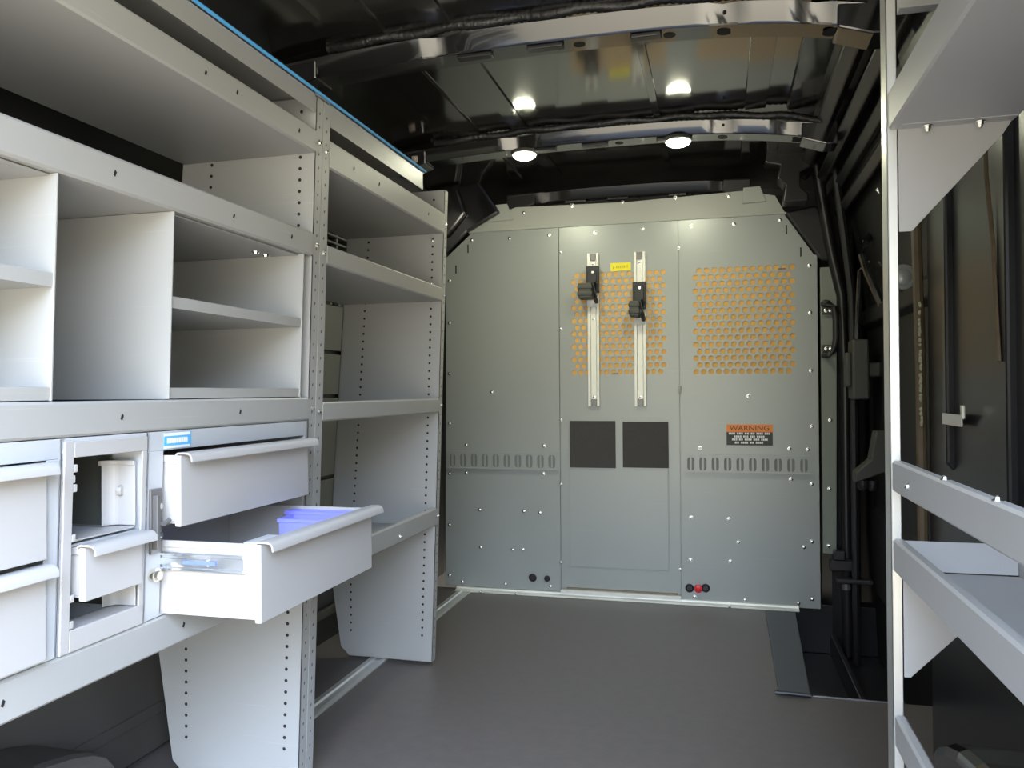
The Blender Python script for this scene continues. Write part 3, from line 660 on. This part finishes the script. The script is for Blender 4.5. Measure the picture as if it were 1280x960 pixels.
for (z0, z1) in ((.728, .846), (.592, .690)):
    mb = MB(); xs_ = xf(.7) - .006; yb = 1.137; c = .018; xr = xs_ - .046
    ol = [(xs_, yb)] + [(xr + c - c * math.sin(t), yb - c + c * math.cos(t)) for t in [math.pi / 2 * i / 6 for i in range(7)]] + [(xr, yb - .022)]
    mb.ribbon(ol[::-1], 'z', z0, z1 - .016, .0025)
    mb.ribbon([(p[0], p[1] - .003) for p in ol[::-1]], 'z', z1 - .016, z1 - .008, .006)
    mb.prism([(xs_, .999), (xs_, yb), (xr + c, yb), (xr, yb - c), (xr, .999)], 'z', z0 - .004, z0 - .001)
    mb.tube([(xs_ - .022, yb - .003, (z0 + z1) / 2), (xs_ - .030, yb - .005, (z0 + z1) / 2)], .008, 8)
    mb.build('bin_liner', M_DRAW, C2, bevel=.001)
    mb = MB(); mb.box(xr - .20, xr - .004, 1.138, 1.142, z0 - .002, z1); mb.box(xr - .20, xr - .196, .980, 1.138, z0 - .002, z1)  # dark sheets added to give the slot its deep shade
    lab(mb.build('slot_shade', M_PLGREY, C2), 'dark sheets standing in for the shade deep in the slot')
mb = MB(); mb.box(-1.25, xf(.72) - .006, .978, 1.147, .7175, .7205); mb.box(-1.25, xf(.6) - .006, .978, 1.147, .706, .709)
mb.build('tier', M_CAB, C2)
drawer(C2, 1.004, 1.128, .634, .7165, -.938, .18, (-.004, .008), name='bin', inset=.004)
# left drawer cabinet
C1 = thing('drawer_cabinet', 'grey cabinet with two closed drawers, cut by the left photo edge', 'cabinet', (-1.13, .71, CZ0), 'cabinets on the base shelf')
cab_shell(.460, .970, top=.030, bot=.0, lw=.02, rw=.026).build('body', M_CAB, C1, bevel=.001)
drawer(C1, .482, .940, .712, .847, -.944, .34)
drawer(C1, .482, .940, .566, .700, -.946, .34)
# blue sticker on the wide cabinet
a = (1.194, 1.268); z0, z1 = .853, .8815
t = thing('sticker', 'blue sticker with white lettering above the upper drawer', 'sticker', (xf(.87), 1.23, z0))
mb = MB(); mb.prism([(xf(z0) + .0006, z0), (xf(z1) + .0006, z1), (xf(z1) + .0012, z1), (xf(z0) + .0012, z0)], 'y', *a); mb.build('backing', M_STICK, t)
mb = MB()
def sbar(ya, yb, za, zb): mb.prism([(xf(za) + .0013, za), (xf(zb) + .0013, zb), (xf(zb) + .0018, zb), (xf(za) + .0018, za)], 'y', ya, yb)
sbar(a[0], a[1] - .004, z1 - .006, z1 - .0005); sbar(a[0], a[1] - .003, z0 + .0005, z0 + .005)
for i in range(9): sbar(a[0] + .008 + i * .0063, a[0] + .0128 + i * .0063, z0 + .0095, z0 + .0185)
mb.build('printing', M_WHITE, t)
# contents of the open drawer
def stbin(x0, x1, y0, y1, z0, z1, lbl):
    mb = MB(); w = .0025
    mb.box(x0, x1, y0, y1, z0, z0 + w); mb.box(x0, x1, y0, y0 + w, z0 + w, z1); mb.box(x0, x1, y1 - w, y1, z0 + w, z1); mb.box(x0, x0 + w, y0 + w, y1 - w, z0 + w, z1); mb.box(x1 - w, x1, y0 + w, y1 - w, z0 + w, z1)
    mb.box(x0 - .003, x1 + .003, y0 - .003, y0, z1 - .008, z1); mb.box(x0 - .003, x1 + .003, y1, y1 + .003, z1 - .008, z1); mb.box(x0 - .003, x0, y0, y1, z1 - .008, z1); mb.box(x1, x1 + .003, y0, y1, z1 - .008, z1)
    return tag(mb.build('storage_bin', M_BIN, bevel=.001), lbl, 'bin', 'blue bins in the open drawer')
stbin(-.925, -.785, 1.530, 1.590, .5665, .680, 'blue storage bin in the open drawer, nearer of the two')
stbin(-.950, -.785, 1.599, 1.628, .5665, .686, 'blue storage bin in the open drawer, against its far side')
mb = MB()
for k_ in range(10): mb.box(-.945 + .004 * math.sin(k_ * 2.3), -.80 + .004 * math.sin(k_ * 2.3), 1.425 + .003 * math.cos(k_ * 1.7), 1.515 + .003 * math.cos(k_ * 1.7), .5665 + k_ * .0082, .5740 + k_ * .0082)
tag(mb.build('paper_stack', M_PAPER, bevel=.001), 'white stack of papers in the open drawer, nearer than the bins', 'paper')

# ------------------------------------------------------------------ aluminium rail on the floor under the left shelving
FR = MB()
FR.prism([(-1.215, .0005), (-1.150, .0005), (-1.150, .007), (-1.165, .009), (-1.170, .004), (-1.190, .004), (-1.195, .009), (-1.215, .007)], 'y', .5, 3.585)
tag(FR.build('floor_rail', M_ALU, bevel=.001), 'aluminium rail lying along the floor under the left shelving', 'rail')
# rubber threshold strip and step edge on the right
mb = MB(); mb.prism([(.168, 2.60), (.262, 2.60), (.300, 3.55), (.178, 3.55)], 'z', .0005, .010)
mb2 = MB(); mb2.tube([(.158, 2.602, .008), (.2, 2.598, .010), (.262, 2.598, .008)], .006, 7)
t = thing('threshold_strip', 'dark grey rubber strip on the floor beside the step well', 'floor strip', (.22, 3.0, 0))
mb.build('strip', M_STRIP, t, bevel=.003); mb2.build('end_lip', M_PLAST, t, smooth=True)
mb = MB(); mb.tube([(.270, 2.612, .002), (.518, 2.612, .002)], .004, 6)
tag(mb.build('step_edging', M_STEEL, smooth=True), 'thin edging along the rear edge of the step well', 'edging')

# ================================================================== RIGHT SHELF RACK
RXF, RYE = .287, 1.50
RK = thing('shelf_rack', 'grey steel shelf rack with bright upright post along the right side', 'shelving', (RXF, 1.0, 0))
mb = MB(); mb.box(RXF - .002, RXF + .014, RYE - .006, RYE, .02, 1.78); mb.box(RXF - .002, RXF + .0005, RYE - .006, RYE + .045, .02, 1.78)
mb.box(RXF - .02 + .018, RXF + .03, RYE - .006, RYE + .045, .008, .02)
lab(mb.build('upright_post', M_ALU, RK, bevel=.0012), 'bright aluminium upright')
def rack_shelf(zb, zt, depth, plate=True, name='shelf'):
    mb = MB(); x0 = RXF + .002; x1 = x0 + depth
    pr = [(x0 + .014, zt - .002), (x0 + .012, zt), (x0 + .002, zt), (x0, zt - .002), (x0, zb + .002), (x0 + .002, zb)]
    if plate: pr += [(x1, zb), (x1, zb + .03)]
    else: pr += [(x0 + .02, zb)]
    mb.ribbon(pr[::-1], 'y', .30, RYE - .008, .002)
    if plate: mb.box(x0 + .004, x1 - .002, RYE - .012, RYE - .010, zb + .003, zt)
    return mb.build(name, M_RACK, RK)
rack_shelf(1.402, 1.465, .190)
rack_shelf(.775, .825, .02, False, 'rail')
rack_shelf(.636, .690, .190)
rack_shelf(.335, .386, .02, False, 'rail')
mb = MB(); mb.box(RXF + .016, RXF + .24, RYE - .006, RYE - .004, 1.600, 1.66); mb.box(RXF + .016, RXF + .24, RYE - .03, RYE - .006, 1.600, 1.602); mb.build('top_brace', M_RACK, RK)
mb = MB(); mb.box(RXF + .30 - .1, RXF + .24, .3, RYE - .03, 1.60, 1.64); mb.build('top_rail', M_RACK, RK)
def bracket(zt, pts, fl):
    mb = MB(); mb.prism(pts, 'y', RYE - .009, RYE - .0065)
    if fl: mb.box(RXF + .016, pts[1][0], RYE - .036, RYE - .009, zt - .0025, zt - .0005)
    return mb.build('bracket', M_RACK, RK, bevel=.0008)
bk = bracket(1.401, [(RXF + .015, 1.401), (.478, 1.401), (.462, 1.376), (.322, 1.222), (RXF + .015, 1.222)], True)
mb = MB(); mb.box(RXF + .016, .472, RYE - .030, RYE - .010, 1.380, 1.3815)
for x in (.345, .425): bolt(bk, (x, RYE - .0225, 1.397), (math.pi / 2, 0, 0)); bolt(bk, (x, RYE - .0225, 1.392), (math.pi / 2, 0, 0), BOLT_S)
bracket(.634, [(RXF + .015, .634), (.478, .634), (.462, .610), (.312, .455), (RXF + .015, .455)], True)
bolt(RK, (RXF + .0012, 1.375, .795), RNX, BOLT_S)
for y in (1.19, .98): bolt(RK, (RXF + .008, y, .8262), (-math.pi / 2, 0, 0), BOLT_S)

# ------------------------------------------------------------------ sliding door fittings
t = thing('door_latch', 'black latch box with rod on the sliding door behind the grab handle', 'latch', (.57, 3.45, 1.0))
mb = MB(); mb.box(.512, .575, 3.40, 3.52, .91, 1.15); mb.box(.490, .513, 3.42, 3.48, .96, 1.10); mb.box(.575, .622, 3.42, 3.50, 1.0, 1.06); mb.build('box', M_PLGREY, t, bevel=.008)
mb = MB(); mb.tube([(.540, 3.46, 1.15), (.545, 3.44, 1.32), (.545, 3.40, 1.42), (.575, 3.40, 1.46)], .011, 8); mb.build('rod', M_GLOSS, t, smooth=True)
t = thing('roller_arm', 'black roller hinge arm low on the sliding door', 'hinge', (.55, 3.4, .6))
mb = MB(); mb.prism([(.50, .59), (.60, .63), (.63, .64), (.63, .79), (.575, .79), (.555, .68), (.50, .63)], 'y', 3.28, 3.36); mb.build('arm', M_PLGREY, t, bevel=.006)
mb = MB(); mb.lathe((.53, 3.30, .60), (0, 0, -1), [(0, .02), (.03, .02), (.04, .012)], 14); mb.lathe((.565, 3.30, .60), (0, 0, -1), [(0, .02), (.03, .02), (.04, .012)], 14); mb.build('roller', M_PLAST, t, smooth=True)
t = thing('window_guide', 'curved dark bars on the sliding door beyond the bright right post', 'bars', (.56, 3.3, 1.4))
mb = MB(); mb.tube([(.615, 3.42, 1.62), (.585, 3.36, 1.56), (.55, 3.32, 1.52), (.535, 3.30, 1.47), (.55, 3.28, 1.40), (.60, 3.26, 1.26), (.63, 3.25, 1.15)], .014, 8); mb.build('bar', M_GLOSS, t, smooth=True)
mb = MB(); mb.tube([(.60, 3.10, 1.72), (.555, 3.05, 1.66), (.60, 3.0, 1.58)], .012, 8); mb.build('bar', M_GLOSS, t, smooth=True)
t = thing('door_roller', 'black lower roller bracket beside the foot of the partition', 'hinge', (.48, 3.55, .2))
mb = MB(); mb.box(.44, .56, 3.55, 3.60, .19, .235); mb.box(.455, .50, 3.545, 3.595, .235, .275); mb.box(.46, .60, 3.50, 3.55, .15, .17); mb.build('bracket', M_PLAST, t, bevel=.006)
mb = MB(); mb.lathe((.50, 3.54, .15), (0, 0, -1), [(0, .018), (.03, .018)], 12); mb.build('wheel', M_STEEL, t, smooth=True)
# black roof corner bracket
mb = MB(); mb.prism([(.20, 1.96), (.30, 1.96), (.32, 1.985), (.37, 1.985), (.37, 1.87), (.33, 1.85), (.33, 1.79), (.36, 1.76), (.36, 1.73), (.26, 1.73), (.27, 1.80), (.24, 1.83), (.25, 1.885), (.19, 1.90)], 'y', 3.46, 3.56)
tag(mb.build('corner_bracket', M_BLACK, bevel=.006), 'stepped black bracket in the upper right corner above the partition', 'bracket')
mb = MB(); mb.prism([(.28, 1.72), (.40, 1.74), (.46, 1.70), (.46, 1.50), (.425, 1.50), (.40, 1.535), (.285, 1.705)], 'y', 3.60, 3.64)
tag(mb.build('corner_gusset', M_BLACK, bevel=.01), 'black sheet gusset against the cut upper right corner of the partition', 'bracket')
mb = MB(); mb.prism([(-1.42, 1.60), (-1.292, 1.60), (-1.16, 1.716), (-1.00, 1.80), (-1.10, 1.95), (-1.32, 1.98), (-1.40, 1.8)], 'y', 3.60, 3.635)
mb.prism([(-1.36, 1.66), (-1.25, 1.70), (-1.16, 1.80), (-1.20, 1.92), (-1.34, 1.9)], 'y', 3.57, 3.60)
tag(mb.build('corner_gusset', M_GLOSS, bevel=.012), 'black sheet gusset against the cut upper left corner of the partition', 'bracket')
# brown strip with dried sealant, reflector, sealant crack line on the right quarter
t = thing('pillar_strip', 'brown strip with crusty sealant on the pillar behind the right rack', 'trim strip', (.51, 2.27, .6))
mb = MB(); mb.tube([(.506, 2.30, 1.42), (.506, 2.285, 1.25), (.506, 2.265, 1.0), (.506, 2.262, .7), (.506, 2.262, .35)], .013, 8); mb.build('strip', M_WOOD, t, smooth=True)
mb = MB()
for i in range(60):
    z = random.uniform(.86, 1.18); mb.lathe((.498, 2.225 + random.uniform(-.006, .006) + .02 * (z - 1), z), (-1, 0, 0), [(0, random.uniform(.003, .008)), (.004, .003)], 6)
o = mb.build('dried_sealant', M_GLUE, t); o['kind'] = 'stuff'
mb = MB(); mb.lathe((.488, 2.375, 1.257), (0, -1, 0), [(0, .036), (.012, .036), (.016, .033), (.017, .026), (.013, .022), (.018, .014), (.019, .003)], 24); mb.box(.488, .53, 2.375, 2.385, 1.24, 1.275)
tag(mb.build('reflector', M_LENS, smooth=True), 'round clear disc just behind the bright right post', 'reflector')
mb = MB(); mb.tube([(.500, 1.71, 1.45), (.500, 1.705, 1.36), (.500, 1.67, 1.22), (.500, 1.66, 1.12), (.500, 1.645, 1.0)], .004, 6)
tag(mb.build('seam_bead', M_WOOD, smooth=True), 'thin brown sealer bead running down the black wall on the right', 'seam')
t = thing('wall_glint', 'bright plate standing in for a reflection on the black wall above the middle rack rail', 'highlight', (.50, 1.95, .88))  # bright pieces stand in for the outside reflection on the glossy wall
mb = MB(); mb.box(.500, .504, 1.89, 2.04, .868, .894); mb.build('plate', M_CHROME, t, bevel=.001)
mb = MB(); mb.box(.497, .504, 1.868, 1.886, .885, .915); mb.build('glint_end', M_ZINC, t, bevel=.002)

# ================================================================== LIGHT
wd = bpy.data.worlds.new('sky'); S.world = wd; wd.use_nodes = True; nt = wd.node_tree
bg = nt.nodes['Background']; tc = nt.nodes.new('ShaderNodeTexCoord'); sp = nt.nodes.new('ShaderNodeSeparateXYZ')
nt.links.new(tc.outputs['Generated'], sp.inputs[0])
mr = nt.nodes.new('ShaderNodeMapRange'); mr.inputs[1].default_value = -1; mr.inputs[2].default_value = 1; nt.links.new(sp.outputs['Z'], mr.inputs[0])
rp = nt.nodes.new('ShaderNodeValToRGB'); nt.links.new(mr.outputs[0], rp.inputs[0])
e = rp.color_ramp.elements
e[0].position = .0; e[0].color = (.30, .275, .225, 1)
e[1].position = 1; e[1].color = (.55, .72, 1.0, 1)
for p_, c_ in ((.47, (.33, .305, .25, 1)), (.50, (.24, .24, .20, 1)), (.58, (.28, .285, .25, 1)), (.66, (.79, .93, 1.15, 1)), (.80, (.95, 1.17, 1.58, 1))):
    x = rp.color_ramp.elements.new(p_); x.color = c_
mr2 = nt.nodes.new('ShaderNodeMapRange'); mr2.interpolation_type = 'SMOOTHSTEP'; mr2.inputs[1].default_value = -.55; mr2.inputs[2].default_value = .45; mr2.inputs[3].default_value = .22; mr2.inputs[4].default_value = 1.15
nt.links.new(sp.outputs['X'], mr2.inputs[0])
sc_ = nt.nodes.new('ShaderNodeVectorMath'); sc_.operation = 'SCALE'; nt.links.new(rp.outputs[0], sc_.inputs[0]); nt.links.new(mr2.outputs[0], sc_.inputs['Scale'])
nt.links.new(sc_.outputs[0], bg.inputs['Color']); bg.inputs['Strength'].default_value = 11.0
vs_ = S.view_settings; vs_.view_transform = 'Standard'; vs_.look = 'None'; vs_.gamma = 1; vs_.use_curve_mapping = False; vs_.exposure = .62
